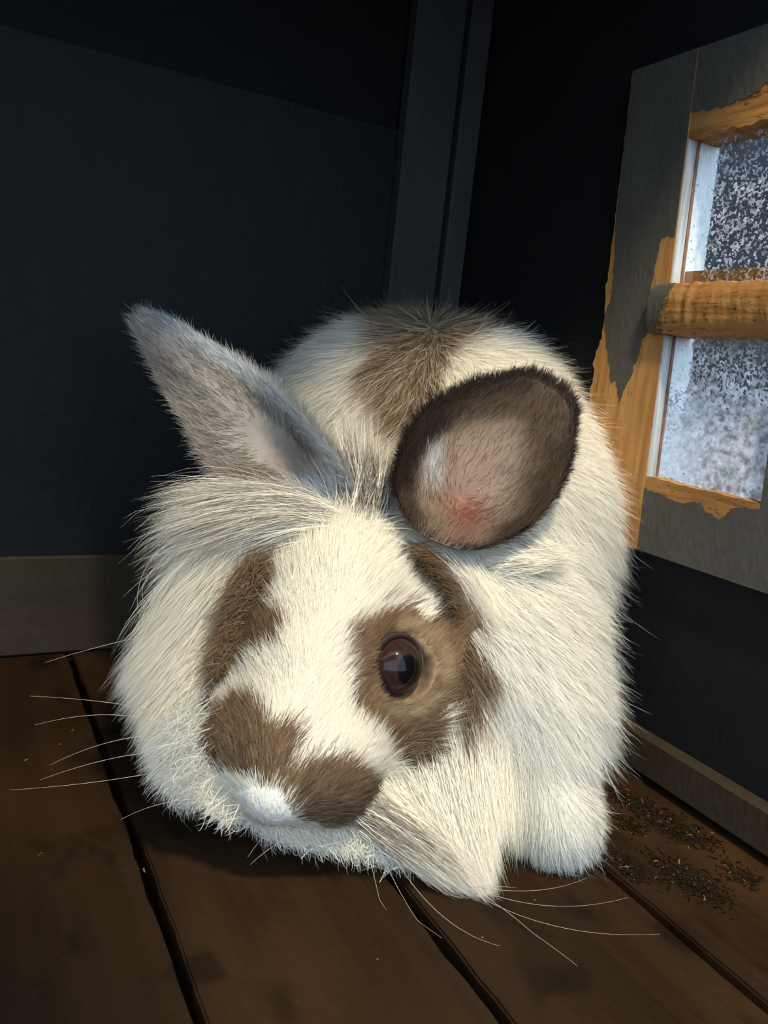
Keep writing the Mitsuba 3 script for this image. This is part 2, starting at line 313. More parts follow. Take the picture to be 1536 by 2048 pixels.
ell(hp(.022, -.017, -.018), (.022, .017, .018), HAX, .008)
ell(hp(.003, 0, -.009), (.008, .0095, .008), HAX, .006)
ell(hp(.022, 0, -.038), (.022, .018, .014), HAX, .009)
for s in (-1, 1):
    ell(hp(.068, s * .020, -.046), (.038, .024, .030), HAX)
    ell(hp(.036, s * .020, -.042), (.026, .018, .020), HAX, .010)
ell(P(700, 1150, .39), .050, k=.03)
ell(P(808, 940, .456), .083, k=.02)
ell(P(912, 952, .450), .076, k=.02)
ell(P(952, 1070, .408), .066, k=.03)
ell(P(978, 1310, .357), .043, k=.03)
ell(P(900, 1350, .37), .050, k=.03)
ell(P(780, 1350, .40), .060, k=.03)
for q in ((1062, 1420, .332, .026), (1085, 1530, .320, .018), (1098, 1620, .3120, .0145), (1118, 1652, .3065, .0115)):
    ell(P(*q[:3]), q[3], k=.012)
ell(P(800, 1590, .345), .014, k=.012); ell(P(790, 1640, .335), .011, k=.012)
CHK = P(835, 1375, .347)
ell(CHK, (.045, .043, .043), HAX, .016); ell(CHK - 2 * HL * ((CHK - NOSE) @ HL) + HL * .010 + HA * .006, (.040, .036, .038), HAX, .016)
EYE_R = .0122
EYE_C = P(780, 1329, .3060)
EYE_AX = nz(HL * .62 + HT * .50 - HA * .34)
EYE = EYE_C + EYE_AX * EYE_R * .6
EYE_C2 = EYE_C - 2 * HL * ((EYE_C - NOSE) @ HL) - HL * .003 - HT * .004 + HA * .010
def sdf(p):
    d = None
    for c, r, ax, k in ELL:
        q = (p - c) @ ax.T
        k0 = np.linalg.norm(q / r, axis=-1); k1 = np.linalg.norm(q / r ** 2, axis=-1)
        e = k0 * (k0 - 1) / np.maximum(k1, 1e-9)
        if d is None: d = e
        else:
            h = np.clip(.5 + .5 * (d - e) / k, 0, 1)
            d = d * (1 - h) + e * h - k * h * (1 - h)
    for e, x in ((EYE_C, EYE_AX), (EYE_C2, EYE_AX - 2 * HL * (EYE_AX @ HL))):
        h = np.clip((p - e) @ x, 0, .016); d = np.maximum(d, EYE_R * .97 - np.linalg.norm(p - e - h[..., None] * x, axis=-1))
    return np.maximum(d, .0015 - p[..., 2])
def surface_nets(f, lo, hi, h):
    n = np.ceil((np.array(hi) - lo) / h).astype(int) + 1
    g = np.stack(np.meshgrid(*[lo[i] + h * np.arange(n[i]) for i in range(3)], indexing='ij'), -1)
    s = np.empty(n)
    for i in range(n[0]): s[i] = f(g[i])
    idx = -np.ones(n - 1, int); acc = np.zeros((*(n - 1), 3)); cnt = np.zeros(n - 1)
    corner = list(np.ndindex(2, 2, 2)); sl = lambda o: tuple(slice(o[i], n[i] - 1 + o[i]) for i in range(3))
    for a in corner:
        for ax in range(3):
            if a[ax]: continue
            b = list(a); b[ax] = 1
            sa, sb = s[sl(a)], s[sl(b)]
            cr = (sa < 0) != (sb < 0)
            t = np.where(cr, sa / np.where(cr, sa - sb, 1), 0)
            pt = np.array(a, float) + t[..., None] * np.eye(3)[ax]
            acc += np.where(cr[..., None], pt, 0); cnt += cr
    on = cnt > 0
    idx[on] = np.arange(on.sum())
    ijk = np.argwhere(on)
    V = lo + h * (ijk + acc[on] / cnt[on][:, None])
    Fq = []
    for ax in range(3):
        u, v = (ax + 1) % 3, (ax + 2) % 3
        s0 = [slice(1, n[i] - 1) for i in range(3)]; s1 = list(s0); s0[ax] = slice(0, n[ax] - 1); s1[ax] = slice(1, n[ax])
        A, B = s[tuple(s0)], s[tuple(s1)]
        for cond, flip in (((A < 0) & (B >= 0), False), ((A >= 0) & (B < 0), True)):
            e = np.argwhere(cond); off = np.ones(3, int); off[ax] = 0; e = e + off
            du, dv = np.eye(3, dtype=int)[u], np.eye(3, dtype=int)[v]
            q = np.stack([idx[tuple((e - du - dv).T)], idx[tuple((e - dv).T)], idx[tuple(e.T)], idx[tuple((e - du).T)]], 1)
            Fq.append(q[:, ::-1] if flip else q)
    Fq = np.vstack(Fq)
    return trimesh.Trimesh(V, np.vstack([Fq[:, [0, 1, 2]], Fq[:, [0, 2, 3]]]), process=False)
skin = surface_nets(sdf, np.array([.03, .12, -.004]), np.array([.33, .50, .25]), .0022)
skin.update_faces(skin.nondegenerate_faces())
skin = max(skin.split(only_watertight=False), key=lambda m: len(m.faces))
trimesh.smoothing.filter_taubin(skin, iterations=8)

# ------------------------------------------------------------------ coat pattern: outlines of the brown patches, each flat on its own piece of skin
PATCH_OUTLINES = [[[0.117,0.312,0.0938],[0.1104,0.2755,0.0933],[0.1073,0.2678,0.087],[0.1044,0.2652,0.0822],[0.107,0.2609,0.0835],[0.107,0.2552,0.0802],[0.1027,0.2523,0.0736],[0.099,0.2574,0.0716],[0.0956,0.2585,0.0665],[0.0959,0.2838,0.0538],[0.0942,0.2963,0.0434],[0.0944,0.3062,0.0414],[0.0954,0.303,0.0547],[0.0978,0.3058,0.0632],[0.1041,0.3104,0.0755],[0.1114,0.313,0.0854],[0.1093,0.3192,0.0814],[0.1128,0.3252,0.0841],[0.1161,0.3214,0.0896]],[[0.1236,0.2441,0.0788],[0.1265,0.2471,0.0832],[0.1351,0.2485,0.085],[0.1453,0.2522,0.0871],[0.1583,0.2559,0.0877],[0.1601,0.2508,0.0826],[0.1646,0.2502,0.0835],[0.1719,0.2517,0.0877],[0.1761,0.2468,0.085],[0.1779,0.2412,0.0797],[0.181,0.2357,0.0733],[0.1805,0.2324,0.0665],[0.1756,0.2326,0.0639],[0.1761,0.2299,0.0558],[0.1748,0.2289,0.0483],[0.1694,0.2303,0.0493],[0.1668,0.2323,0.0559],[0.1636,0.2324,0.0522],[0.1617,0.2319,0.0425],[0.1626,0.2319,0.0362],[0.1588,0.2341,0.0295],[0.1489,0.2345,0.0319],[0.1434,0.2337,0.0383],[0.1384,0.2319,0.0458],[0.1303,0.2276,0.0529],[0.1228,0.2297,0.0586],[0.1232,0.2334,0.0624],[0.1232,0.2364,0.0668],[0.1233,0.2401,0.0728]],[[0.0799,0.2671,0.0486],[0.0949,0.3006,0.0356],[0.0841,0.2541,0.0531],[0.0866,0.2538,0.0558],[0.0902,0.2517,0.0591],[0.0932,0.2472,0.0608],[0.0939,0.241,0.0588],[0.0947,0.2351,0.0559],[0.0982,0.2325,0.0564],[0.1028,0.2305,0.0571],[0.1034,0.2268,0.0533],[0.1012,0.2248,0.0493],[0.0996,0.2238,0.0464],[0.1023,0.2221,0.0448],[0.1005,0.2212,0.0405],[0.0973,0.2215,0.0387],[0.0915,0.2249,0.0397],[0.0878,0.2292,0.0401],[0.0845,0.2349,0.0394],[0.08,0.2423,0.0371],[0.078,0.248,0.0391],[0.077,0.26,0.0349],[0.0765,0.2629,0.0413]],[[0.1004,0.2228,0.045],[0.1057,0.2224,0.048],[0.1157,0.2202,0.0479],[0.123,0.2191,0.0451],[0.1304,0.2206,0.0375],[0.1417,0.2344,0.0199],[0.1563,0.25,0.0039],[0.1531,0.2515,-0.0008],[0.136,0.2368,0.0068],[0.12,0.219,0.0195],[0.1135,0.222,0.0228],[0.1038,0.2217,0.0271],[0.0982,0.2205,0.0341],[0.0971,0.222,0.0397]],[[0.1602,0.271,0.1038],[0.1744,0.2755,0.1066],[0.1818,0.2693,0.1046],[0.1822,0.258,0.0968],[0.1818,0.2457,0.0865],[0.1741,0.2449,0.0823],[0.1691,0.2506,0.0856],[0.1652,0.26,0.0922],[0.1605,0.2663,0.0989]],[[0.201,0.3965,0.2118],[0.2267,0.3821,0.2149],[0.2428,0.3679,0.2167],[0.2592,0.3614,0.2082],[0.2438,0.3562,0.2001],[0.2209,0.3461,0.1941],[0.2094,0.3348,0.1836],[0.1971,0.3185,0.165],[0.1869,0.3132,0.1511],[0.1804,0.3229,0.1519],[0.1798,0.335,0.1622],[0.1755,0.3512,0.1713],[0.1871,0.3581,0.1853],[0.2001,0.3832,0.1987]],[[0.2902,0.3353,0.1833],[0.2937,0.3298,0.1853],[0.2983,0.3186,0.1721],[0.2973,0.3129,0.1597],[0.2985,0.3246,0.1637]]]
PATCHES = []
for _k, _pts in enumerate(PATCH_OUTLINES):
    _q = np.array(_pts); _o = _q.mean(0); _, _, _vt = np.linalg.svd(_q - _o)
    PATCHES.append((_o, _vt[0], _vt[1], _vt[2], sg.Polygon(np.stack([(_q - _o) @ _vt[0], (_q - _o) @ _vt[1]], 1)).buffer(.0), (.022, .022, .016, .016, .016, .05, .03)[_k]))
BROWN, DARK, TAN = np.array([.205, .130, .073]), np.array([.060, .044, .034]), np.array([.50, .37, .215])
WHITE, GREYW = np.array([.87, .822, .715]), np.array([.55, .54, .53])
def patch_weight(p, soft, r):
    """0..1 brown at the points p and which patch it is, with a frayed edge."""
    w, which = np.zeros(len(p)), np.full(len(p), -1)
    for i, (o, ex, ey, en, poly, reach) in enumerate(PATCHES):
        q = p - o; near = np.abs(q @ en) < reach
        uv = np.stack([q @ ex, q @ ey], 1)[near]
        if not len(uv): continue
        uv = uv + r.normal(0, soft, uv.shape)
        import shapely
        ins = shapely.contains_xy(poly, uv[:, 0], uv[:, 1])
        k = np.flatnonzero(near)[ins]
        w[k] = 1; which[k] = i
    return w, which
def coat(p, r, soft=.0012):
    w, which = patch_weight(p, soft, r)
    c = np.tile(WHITE, (len(p), 1)) * (1 + r.normal(0, .03, (len(p), 1)))
    b = BROWN * (1 + .5 * (meshkit.fbm(p * 260, 3, 4) - .5)[:, None] * 2 * .8)
    b = b * np.exp(r.normal(0, .26, (len(p), 1)))
    e = np.linalg.norm(p - EYE, axis=1)
    ring = np.clip(1 - np.abs(e - .0165) / .005, 0, 1) * (which == 1) * ((p - EYE) @ HT < .006)
    b = np.where(((which == 5) & (r.random(len(p)) < .38))[:, None], np.array([.55, .46, .34]), b)
    ring = ring * np.clip(1.7 * meshkit.fbm(p * 230, 3, 12) - .15, 0, 1)
    b = b * (1 - .75 * ring[:, None]) + TAN * .75 * ring[:, None]
    gr = (which == 6)[:, None] * .5
    b = b * (1 - gr) + np.array([.30, .26, .21]) * gr
    nt = np.clip(1.4 - np.linalg.norm(p - hp(-.003, 0, -.011), axis=1) / .0075, 0, 1)[:, None]
    c = c * (1 - nt) + np.array([.80, .68, .59]) * nt
    return np.clip(np.where(w[:, None] > 0, b, c), .01, .9), which

# ------------------------------------------------------------------ hair: tapered ribbons
HV, HF, HN, HC = {}, {}, {}, {}
def strands(part, root, d0, nrm, length, width, col, tip=None, K=4, bend=None, curl=.12, path=None, taper=1.6, rn=.15, r=rng):
    n = len(nrm); t = np.linspace(0, 1, K + 1)
    if path is None:
        pts = [root]; d = d0.copy(); j = r.normal(0, curl, (n, 3))
        for k in range(K):
            d = nz(d + (0 if bend is None else bend) / K + j / K)
            pts.append(pts[-1] + d * (length / K)[:, None])
        pts = np.stack(pts, 1)
    else: pts = path
    pts[..., 2] = np.maximum(pts[..., 2], .0007 + .0006 * r.random((n, 1)))
    tan = np.gradient(pts, axis=1)
    roll = nz(nrm + r.normal(0, .55, (n, 3)))
    side = nz(np.cross(tan, roll[:, None, :]))
    wd = (width[:, None] * (1 - .92 * t ** taper))[..., None] * .5
    v = np.stack([pts - side * wd, pts + side * wd], 2)          # n, K+1, 2, 3
    sn = nz(nrm + r.normal(0, rn, (n, 3)))
    nn = np.broadcast_to(sn[:, None, None, :], v.shape)
    tip = col if tip is None else tip
    cc = col[:, None, None, :] * (1 - t)[None, :, None, None] + tip[:, None, None, :] * t[None, :, None, None]
    cc = np.broadcast_to(cc, v.shape)
    b = (np.arange(n) * (K + 1) * 2)[:, None]
    s = 2 * np.arange(K)[None, :]
    f = np.concatenate([np.stack([b + s, b + s + 1, b + s + 3], -1), np.stack([b + s, b + s + 3, b + s + 2], -1)], 1).reshape(-1, 3)
    off = sum(len(x) for x in HV.get(part, []))
    HV.setdefault(part, []).append(v.reshape(-1, 3)); HN.setdefault(part, []).append(nn.reshape(-1, 3)); HC.setdefault(part, []).append(np.clip(cc, .01, .92).reshape(-1, 3)); HF.setdefault(part, []).append(f + off)
def sample(mesh, n, r, weight=None):
    a = mesh.area_faces * (1 if weight is None else weight)
    fi = r.choice(len(a), n, p=a / a.sum())
    u, v = r.random(n), r.random(n); k = u + v > 1; u[k], v[k] = 1 - u[k], 1 - v[k]
    tri = mesh.faces[fi]
    b = np.stack([1 - u - v, u, v], 1)
    return (mesh.vertices[tri] * b[..., None]).sum(1), nz((np.array(mesh.vertex_normals)[tri] * b[..., None]).sum(1)), fi
r1 = np.random.default_rng(11)
fc = skin.triangles_center
fq = (fc - NOSE) @ HAX.T
is_head = (fq[:, 0] < .108) & (np.abs(fq[:, 1]) < .055) & (fq[:, 2] > -.085)
view = nz(CAM - fc); facing = (skin.face_normals * view).sum(1)
wt = np.where(facing > -.25, 1.0, .25) * np.where(is_head, 2.4, 1.0)
N_SHORT = 212000
root, nrm, fi = sample(skin, N_SHORT, r1, wt)
head = is_head[fi]
q = (root - NOSE) @ HAX.T
eyed = np.linalg.norm(root - EYE, axis=1)
col, which = coat(root, r1)
# combing: the face from the nose backwards and outwards, the body from shoulder to rump and down
hflow = HA * 1.0 + HL * (np.sign(q[:, 1]) * np.clip(np.abs(q[:, 1]) / .02, 0, 1) * .55)[:, None] - HT * np.clip((-.02 - q[:, 2]) / .02, 0, 1)[:, None] * .5
bdir = nz(np.array([.62, .70, 0]))
SPINE = np.array([.16, .285, 0])
def body_flow(p, n):
    lat = np.clip(((p - SPINE) @ HL) / .06, -1, 1)[:, None]
    return np.array([0, 0, -1.]) + HL * lat * .7 + bdir * .35 * np.clip(n[:, 2:3], 0, 1)
bflow = body_flow(root, nrm)
flow = np.where(head[:, None], hflow, bflow)
flow = flow + (meshkit.noise(root * 70, 3)[:, None] - .5) * np.cross(nrm, flow) * 1.1
tan = nz(flow - nrm * (flow * nrm).sum(1, keepdims=True))
muzz = np.clip((.045 - q[:, 0]) / .03, 0, 1)
chin = head & (q[:, 2] < -.030) & (q[:, 0] < .05)
lift = np.where(head, .34 - .10 * muzz, .5)
lift = np.where(chin, .9, lift) + r1.normal(0, .14, len(root))
L = np.where(head, .0085 - .0035 * muzz, .0175) * (1 + r1.normal(0, .2, len(root)))
L = np.where(head & (q[:, 0] > .075), L * 1.4, L)
cheekL = head & (q[:, 1] < -.030); L = np.where(cheekL, .012 * (1 + r1.normal(0, .2, len(root))), L)
L = np.where((eyed < .024) & head, .0048, L); L = np.where(np.linalg.norm(root - hp(-.002, 0, -.008), axis=1) < .009, .0016, L)
foot = (~head) & (root[:, 2] < .045) & (root[:, 0] > .19) & (root[:, 1] < .25)
L = np.where(foot, .009, L)
keep = ~((np.linalg.norm(root - EYE, axis=1) < np.where((root - EYE) @ HT > .004, .0118, .0134)) & (((root - EYE) @ EYE_AX) > -.004))
bend = np.where(head[:, None], 0, np.array([0, 0, -.35]))
tipc = np.where((which >= 0)[:, None], col * 1.25 + .02, col * 1.04)
d0 = nz(tan + nrm * lift[:, None])
S_ = lambda m, *a: [x[m] for x in a]
for m, K, w0 in ((keep & head, 3, .00023), (keep & ~head, 4, .00028)):
    rr, dd, nn, LL, cc, tt, bb = S_(m, root, d0, nrm, np.maximum(L, .001), col * .93, tipc, bend)
    strands('fur', rr, dd, nn, LL, w0 * (1 + .25 * r1.normal(size=m.sum())), cc, tt, K, bb, curl=.22, r=r1)
# sparse long guard hairs over the body
root, nrm, fi = sample(skin, 14000, r1, np.where(is_head, 0, 1.0) * np.where(facing > -.4, 1, .2))
col, which = coat(root, r1)
bflow = body_flow(root, nrm)
tan = nz(bflow - nrm * (bflow * nrm).sum(1, keepdims=True))
lo_ = (root[:, 2] < .045)
strands('fur', root, nz(tan + nrm * (.7 + r1.normal(0, .2, len(root)))[:, None]), nrm, np.where(lo_, .011, .0215) * (1 + r1.normal(0, .2, len(root))), np.full(len(root), .00022), col, np.clip(col * 1.3 + .05, 0, .9), 5, np.array([0, 0, -.5]), .4, r=r1)

# ---- long hair: ruff, cheek beards, chest and the tufts by the ears, laid as sheets between root, middle and tip lines
def sheet(part, roots, mids, tips, n, spread, clump, width, colf, seed, K=7, jl=.12, nrm=None, mids2=None, flare=.0025, snap=True):
    r = np.random.default_rng(seed)
    A, B, C_ = [np.array([P(*q) for q in L]) for L in (roots, mids, tips)]
    D_ = None if mids2 is None else np.array([P(*q) for q in mids2])
    u = r.random(n)
    cl = np.round(u * clump) / clump + r.normal(0, .006, n)
    ip = lambda pts, x: np.stack([np.interp(np.clip(x, 0, 1) * (len(pts) - 1), np.arange(len(pts)), pts[:, k]) for k in range(3)], 1)
    a = ip(A, u) + r.normal(0, spread, (n, 3))
    if snap:
        k_ = SKT.query(a)[1]; sk = np.array(skin.vertices)[k_]; sn_ = SNV[k_]
        a = a - sn_ * ((a - sk) * sn_).sum(1, keepdims=True) - sn_ * .001
    x = u * .45 + cl * .55
    off = r.normal(0, flare, (n, 3))
    b = ip(B, u * .7 + cl * .3) + off
    c = ip(C_, x) + off * .8 + r.normal(0, flare * .45, (n, 3))
    t = np.linspace(0, 1, K + 1)[None, :, None]
    ln = (1 - jl * r.random(n) ** 2 * 2.2)[:, None, None]
    s = t * ln
    if D_ is None: pts = (1 - s) ** 2 * a[:, None] + 2 * s * (1 - s) * b[:, None] + s ** 2 * c[:, None]
    else:
        e = ip(D_, x) + off
        pts = (1 - s) ** 3 * a[:, None] + 3 * s * (1 - s) ** 2 * b[:, None] + 3 * s ** 2 * (1 - s) * e[:, None] + s ** 3 * c[:, None]
    wob = r.normal(0, 1, (n, 1, 3)) * np.sin(t * (2 + 3 * r.random((n, 1, 1)))) * .0011
    pts = pts + wob
    col, tip = colf(u, r)
    nn = nz(np.tile(nrm, (n, 1))) if nrm is not None else nz(CAM + np.array([.0, 0, .35]) - a)
    strands(part, a, None, nn, None, np.full(n, width) * (1 + .25 * r.normal(size=n)), col, tip, K, path=pts, r=r, taper=2.2, rn=.18)
def white(u, r):
    n = len(u); c = WHITE * (1 + r.normal(0, .035, (n, 1))); return c, c
def tinted(frac, colour):
    def f(u, r):
        n = len(u); m = (meshkit.noise(np.stack([u * 40, u * 0 + .3, u * 0], 1), 5) + r.normal(0, .12, n)) < frac
        c = np.where(m[:, None], np.array(colour), WHITE) * (1 + r.normal(0, .06, (n, 1))); return c, c
    return f
SKT = cKDTree(skin.vertices); SNV = np.array(skin.vertex_normals)
LONG = 'ruff'
sheet(LONG, [(505, 1060, .320), (462, 1130, .320), (428, 1220, .319), (408, 1310, .314), (398, 1390, .306), (392, 1450, .298)], [(430, 1130, .316), (385, 1230, .315), (350, 1310, .312), (338, 1390, .308), (332, 1440, .300), (335, 1510, .293)],
      [(330, 1240, .314), (247, 1370, .312), (260, 1412, .309), (282, 1470, .303), (300, 1510, .297), (370, 1590, .288)], 9000, .0035, 17, .00026, white, 1, nrm=nz(np.array([-.62, -.30, .42])), flare=.003, snap=False)
sheet(LONG, [(500, 1040, .324), (450, 1080, .324), (430, 1150, .324), (420, 1230, .322)], [(400, 1090, .323), (355, 1150, .323), (335, 1230, .322), (330, 1290, .320)], [(325, 1180, .322), (300, 1280, .322), (255, 1365, .319), (262, 1400, .318)], 4000, .004, 12, .00026, white, 2, nrm=nz(np.array([-.62, -.30, .42])), flare=.004, snap=False)
sheet(LONG, [(405, 1430, .288), (400, 1500, .282), (425, 1560, .277)], [(345, 1450, .286), (330, 1530, .281), (370, 1585, .277)], [(302, 1500, .285), (312, 1560, .281), (385, 1612, .277)], 3500, .004, 10, .00025, white, 18, nrm=nz(np.array([-.62, -.45, .1])), flare=.003, snap=False)
sheet(LONG, [(600, 975, .332), (680, 995, .332), (705, 1035, .328), (690, 1060, .324)], [(460, 968, .322), (520, 975, .318), (540, 1005, .314), (560, 1040, .312)], [(325, 1010, .318), (315, 1050, .316), (345, 1100, .314), (495, 1075, .312)],
      3800, .0035, 10, .00025, tinted(.5, (.36, .33, .30)), 3, flare=.0055, jl=.25)
sheet(LONG, [(520, 985, .332), (470, 1000, .330)], [(410, 1010, .325), (400, 1040, .324)], [(330, 1085, .322), (300, 1150, .32)], 900, .004, 6, .00025, tinted(.4, (.42, .39, .35)), 19, flare=.006, jl=.25)
# wisps standing between the ears
sheet(LONG, [(740, 1015, 0.3300), (690, 1010, 0.3320)], [(735, 930, .332), (700, 900, .335)], [(745, 835, .338), (668, 820, .342)], 240, .004, 7, .00030, tinted(.6, (.45, .40, .34)), 5, flare=.003)
sheet(LONG, [(760, 1020, 0.3280), (700, 1020, 0.3300)], [(770, 960, .33), (690, 960, .332)], [(790, 900, .335), (640, 900, .337)], 900, .005, 9, .0003, tinted(.65, (.26, .23, .20)), 15, flare=.003)
# lock hanging from the base of the right-hand ear
sheet(LONG, [(800, 1030, .328), (850, 1045, .332), (905, 1080, .332)], [(885, 1070, .318), (915, 1090, .318), (940, 1120, .318)], [(1000, 1262, .308), (1004, 1255, .308), (1000, 1225, .309)], 620, .003, 4, .00025, white, 6, flare=.0022)
sheet(LONG, [(840, 1040, .330), (915, 1085, .330)], [(895, 1100, .320), (930, 1140, .318)], [(930, 1200, .313), (980, 1240, .310)], 200, .005, 6, .00024, tinted(.45, (.34, .28, .22)), 7, flare=.003)
# cheek beard, right
sheet(LONG, [(955, 1350, .318), (945, 1450, .309), (905, 1540, .30), (840, 1610, .293), (745, 1665, .288)],
      [(960, 1470, .305), (950, 1560, .298), (910, 1640, .290), (860, 1680, .285), (800, 1690, .282)],
      [(990, 1650, .296), (985, 1740, .288), (972, 1795, .283), (958, 1790, .282), (900, 1755, .281)], 10000, .005, 14, .00026, white, 8)
sheet(LONG, [(760, 1620, 0.2830), (720, 1655, 0.2820)], [(850, 1670, .281), (800, 1690, .281)], [(960, 1780, .282), (880, 1745, .281)], 1400, .0035, 6, .00025, tinted(.5, (.36, .29, .22)), 9)
# chest and shoulder, right
sheet(LONG, [(930, 1130, 0.3200), (1020, 1120, 0.3320), (1080, 1160, 0.3400), (1130, 1260, 0.3380)], [(985, 1360, .308), (1050, 1350, .315), (1095, 1370, .322), (1120, 1420, .322)],
      [(1000, 1640, .300), (1030, 1690, .3015), (1060, 1690, .304), (1100, 1620, .308)], 11000, .006, 16, .00028, white, 10)
sheet(LONG, [(940, 1280, 0.3150), (980, 1300, 0.3160), (1060, 1340, 0.3240)], [(990, 1480, .305), (1030, 1490, .308), (1080, 1480, .313)],
      [(1000, 1680, .299), (1035, 1695, .301), (1078, 1700, .303)], 5000, .005, 10, .00026, tinted(.12, (.45, .38, .30)), 11)
sheet(LONG, [(960, 1090, 0.3240), (1060, 1070, 0.3320)], [(1030, 1130, .318), (1120, 1110, .325)], [(1090, 1120, .318), (1150, 1110, .325)], 900, .006, 8, .0003, tinted(.3, (.5, .45, .42)), 16)
# jaw fringe, left
sheet(LONG, [(400, 1490, 0.2840), (440, 1560, 0.2790), (490, 1610, 0.2750)], [(360, 1540, .280), (420, 1600, .277), (470, 1635, .274)], [(350, 1565, .279), (400, 1605, .276), (460, 1645, .274)], 1900, .005, 9, .0003, white, 12)

# jaw fringe below the muzzle
sheet(LONG, [(560, 1628, 0.2820), (640, 1653, 0.2850), (720, 1668, 0.2880), (800, 1683, 0.2900), (850, 1688, 0.2910)], [(570, 1653, 0.2780), (650, 1678, 0.2810), (730, 1693, 0.2850), (810, 1708, 0.2880), (865, 1718, 0.2890)],
      [(585, 1678, 0.2780), (660, 1700, 0.2810), (735, 1716, 0.2850), (815, 1733, 0.2880), (880, 1748, 0.2890)], 4500, .004, 22, .00026, white, 14, jl=.3, snap=False)
sheet(LONG, [(490, 1598, 0.2760), (540, 1628, 0.2770), (600, 1648, 0.2810)], [(495, 1618, 0.2740), (550, 1653, 0.2750), (610, 1673, 0.2790)], [(490, 1643, 0.2740), (550, 1678, 0.2760), (620, 1693, 0.2800)], 1500, .003, 10, .00024, white, 17, jl=.3, snap=False)

def brown(u, r):
    n = len(u); c = BROWN * np.exp(r.normal(0, .25, (n, 1))); return c, c * 1.25 + .03
sheet(LONG, [(525, 1112, .306), (495, 1190, .303), (470, 1270, .300), (452, 1340, .296)], [(498, 1135, .307), (455, 1215, .306), (436, 1290, .303), (424, 1350, .298)], [(466, 1172, .309), (430, 1237, .309), (416, 1312, .306), (404, 1374, .301)], 1700, .0028, 12, .00025, brown, 20,
      nrm=nz(np.array([-.55, -.45, .45])), flare=.003, jl=.35, snap=False)
sheet(LONG, [(808, 1085, .322), (845, 1112, .321), (880, 1165, .318), (900, 1210, .316)], [(830, 1088, .3165), (868, 1122, .314), (898, 1172, .311), (915, 1215, .309)], [(858, 1098, .316), (900, 1140, .313), (922, 1190, .310), (935, 1235, .308)], 1500, .003, 12, .00025,
      lambda u, r: (lambda c: (c * .55, c))(BROWN * np.exp(r.normal(0, .3, (len(u), 1)))), 21, flare=.002, jl=.35)

# ------------------------------------------------------------------ eyes
def eye(side, suffix):
    c = EYE_C if side > 0 else EYE_C2
    ax = EYE_AX if side > 0 else EYE_AX - 2 * HL * (EYE_AX @ HL)
    m = trimesh.creation.icosphere(5, EYE_R)
    upv = nz(HT * .8 + np.array([0, 0, .5]) - ax * ((HT * .8 + np.array([0, 0, .5])) @ ax)); sd = np.cross(upv, ax)
    M = np.stack([sd, upv, ax], 1)                                  # local z looks out
    v = m.vertices / EYE_R
    bulge = 1 + .07 * np.clip((v[:, 2] - .55) / .45, 0, 1)
    rad = np.hypot(v[:, 0] * 1.15, v[:, 1])
    st = meshkit.fbm(np.stack([np.arctan2(v[:, 0], v[:, 1]) * 9, rad * 3, rad * 0], 1), 3, 8)[:, None]
    iris = np.array([.030, .015, .011]) * (.7 + .6 * st)
    s_ = lambda e0, e1, x: (lambda q: q * q * (3 - 2 * q))(np.clip((x - e0) / (e1 - e0), 0, 1))[:, None]
    k = s_(.43, .50, rad); col = np.array([.004, .003, .004]) * (1 - k) + iris * k
    k2 = s_(.90, .97, np.hypot(v[:, 0], v[:, 1])); col = col * (1 - k2) + np.array([.026, .014, .011]) * k2
    put('rabbit__body__eye' + suffix, trimesh.Trimesh((v * bulge[:, None] * EYE_R) @ M.T + c, m.faces, process=False), 'eye_gloss', True, color=col, label='dark brown shining eye')
    # lids: a collar of skin with an almond opening
    th = np.linspace(0, 2 * np.pi, 49)[:-1]
    op = np.radians(66) * (1 + .06 * np.cos(2 * th - .4)) * (1 - .05 * np.cos(th - .4))
    rings = [(-.06, 1.0), (-.02, 1.045), (.03, 1.08), (.12, 1.10), (.36, 1.03), (.7, .88)]
    V = []
    for da, rr in rings:
        a = op + da
        V.append(np.stack([np.sin(a) * np.sin(th), np.sin(a) * np.cos(th), np.cos(a)], 1) * rr * EYE_R)
    V = np.vstack(V) @ M.T + c; n = len(th); Fc = []
    for i in range(len(rings) - 1):
        for j in range(n):
            a, b = i * n + j, i * n + (j + 1) % n
            Fc += [[a, b, b + n], [a, b + n, a + n]]
    lid = trimesh.Trimesh(V, Fc, process=False)
    lc = np.vstack([np.tile(x, (n, 1)) for x in ([.03, .02, .018], [.07, .048, .042], [.15, .105, .09], [.20, .145, .105], [.20, .14, .09], [.2, .14, .09])])
    lowr = np.tile(np.clip(-np.cos(th) + .3, 0, 1), len(rings))[:, None]
    lc = lc * (1 - .8 * np.tile(np.clip(np.cos(th) + .35, 0, 1), len(rings))[:, None] * np.repeat([1, 1, 1, .8, .3, 0], n)[:, None])
    lc = lc * (1 + np.array([2.0, 1.9, 2.1]) * lowr * np.repeat([.3, 1.3, 1, .4, .1, 0], n)[:, None])
    put('rabbit__body__eyelid' + suffix, lid, 'skin', True, color=lc, label='pinkish grey rim of the eye')
    return c, ax, M
scene['eye_gloss'] = {'type': 'principled', 'base_color': {'type': 'mesh_attribute', 'name': 'vertex_color'}, 'roughness': .05, 'specular': .2, 'clearcoat': .08, 'clearcoat_gloss': .98}
scene['skin'] = {'type': 'twosided', 'bsdf': {'type': 'diffuse', 'reflectance': {'type': 'mesh_attribute', 'name': 'vertex_color'}}}
scene['hair'] = {'type': 'principledthin', 'base_color': {'type': 'mesh_attribute', 'name': 'vertex_color'}, 'roughness': .55, 'diff_trans': .8, 'spec_trans': 0.0}
eye(1, ''); eye(-1, '_001')

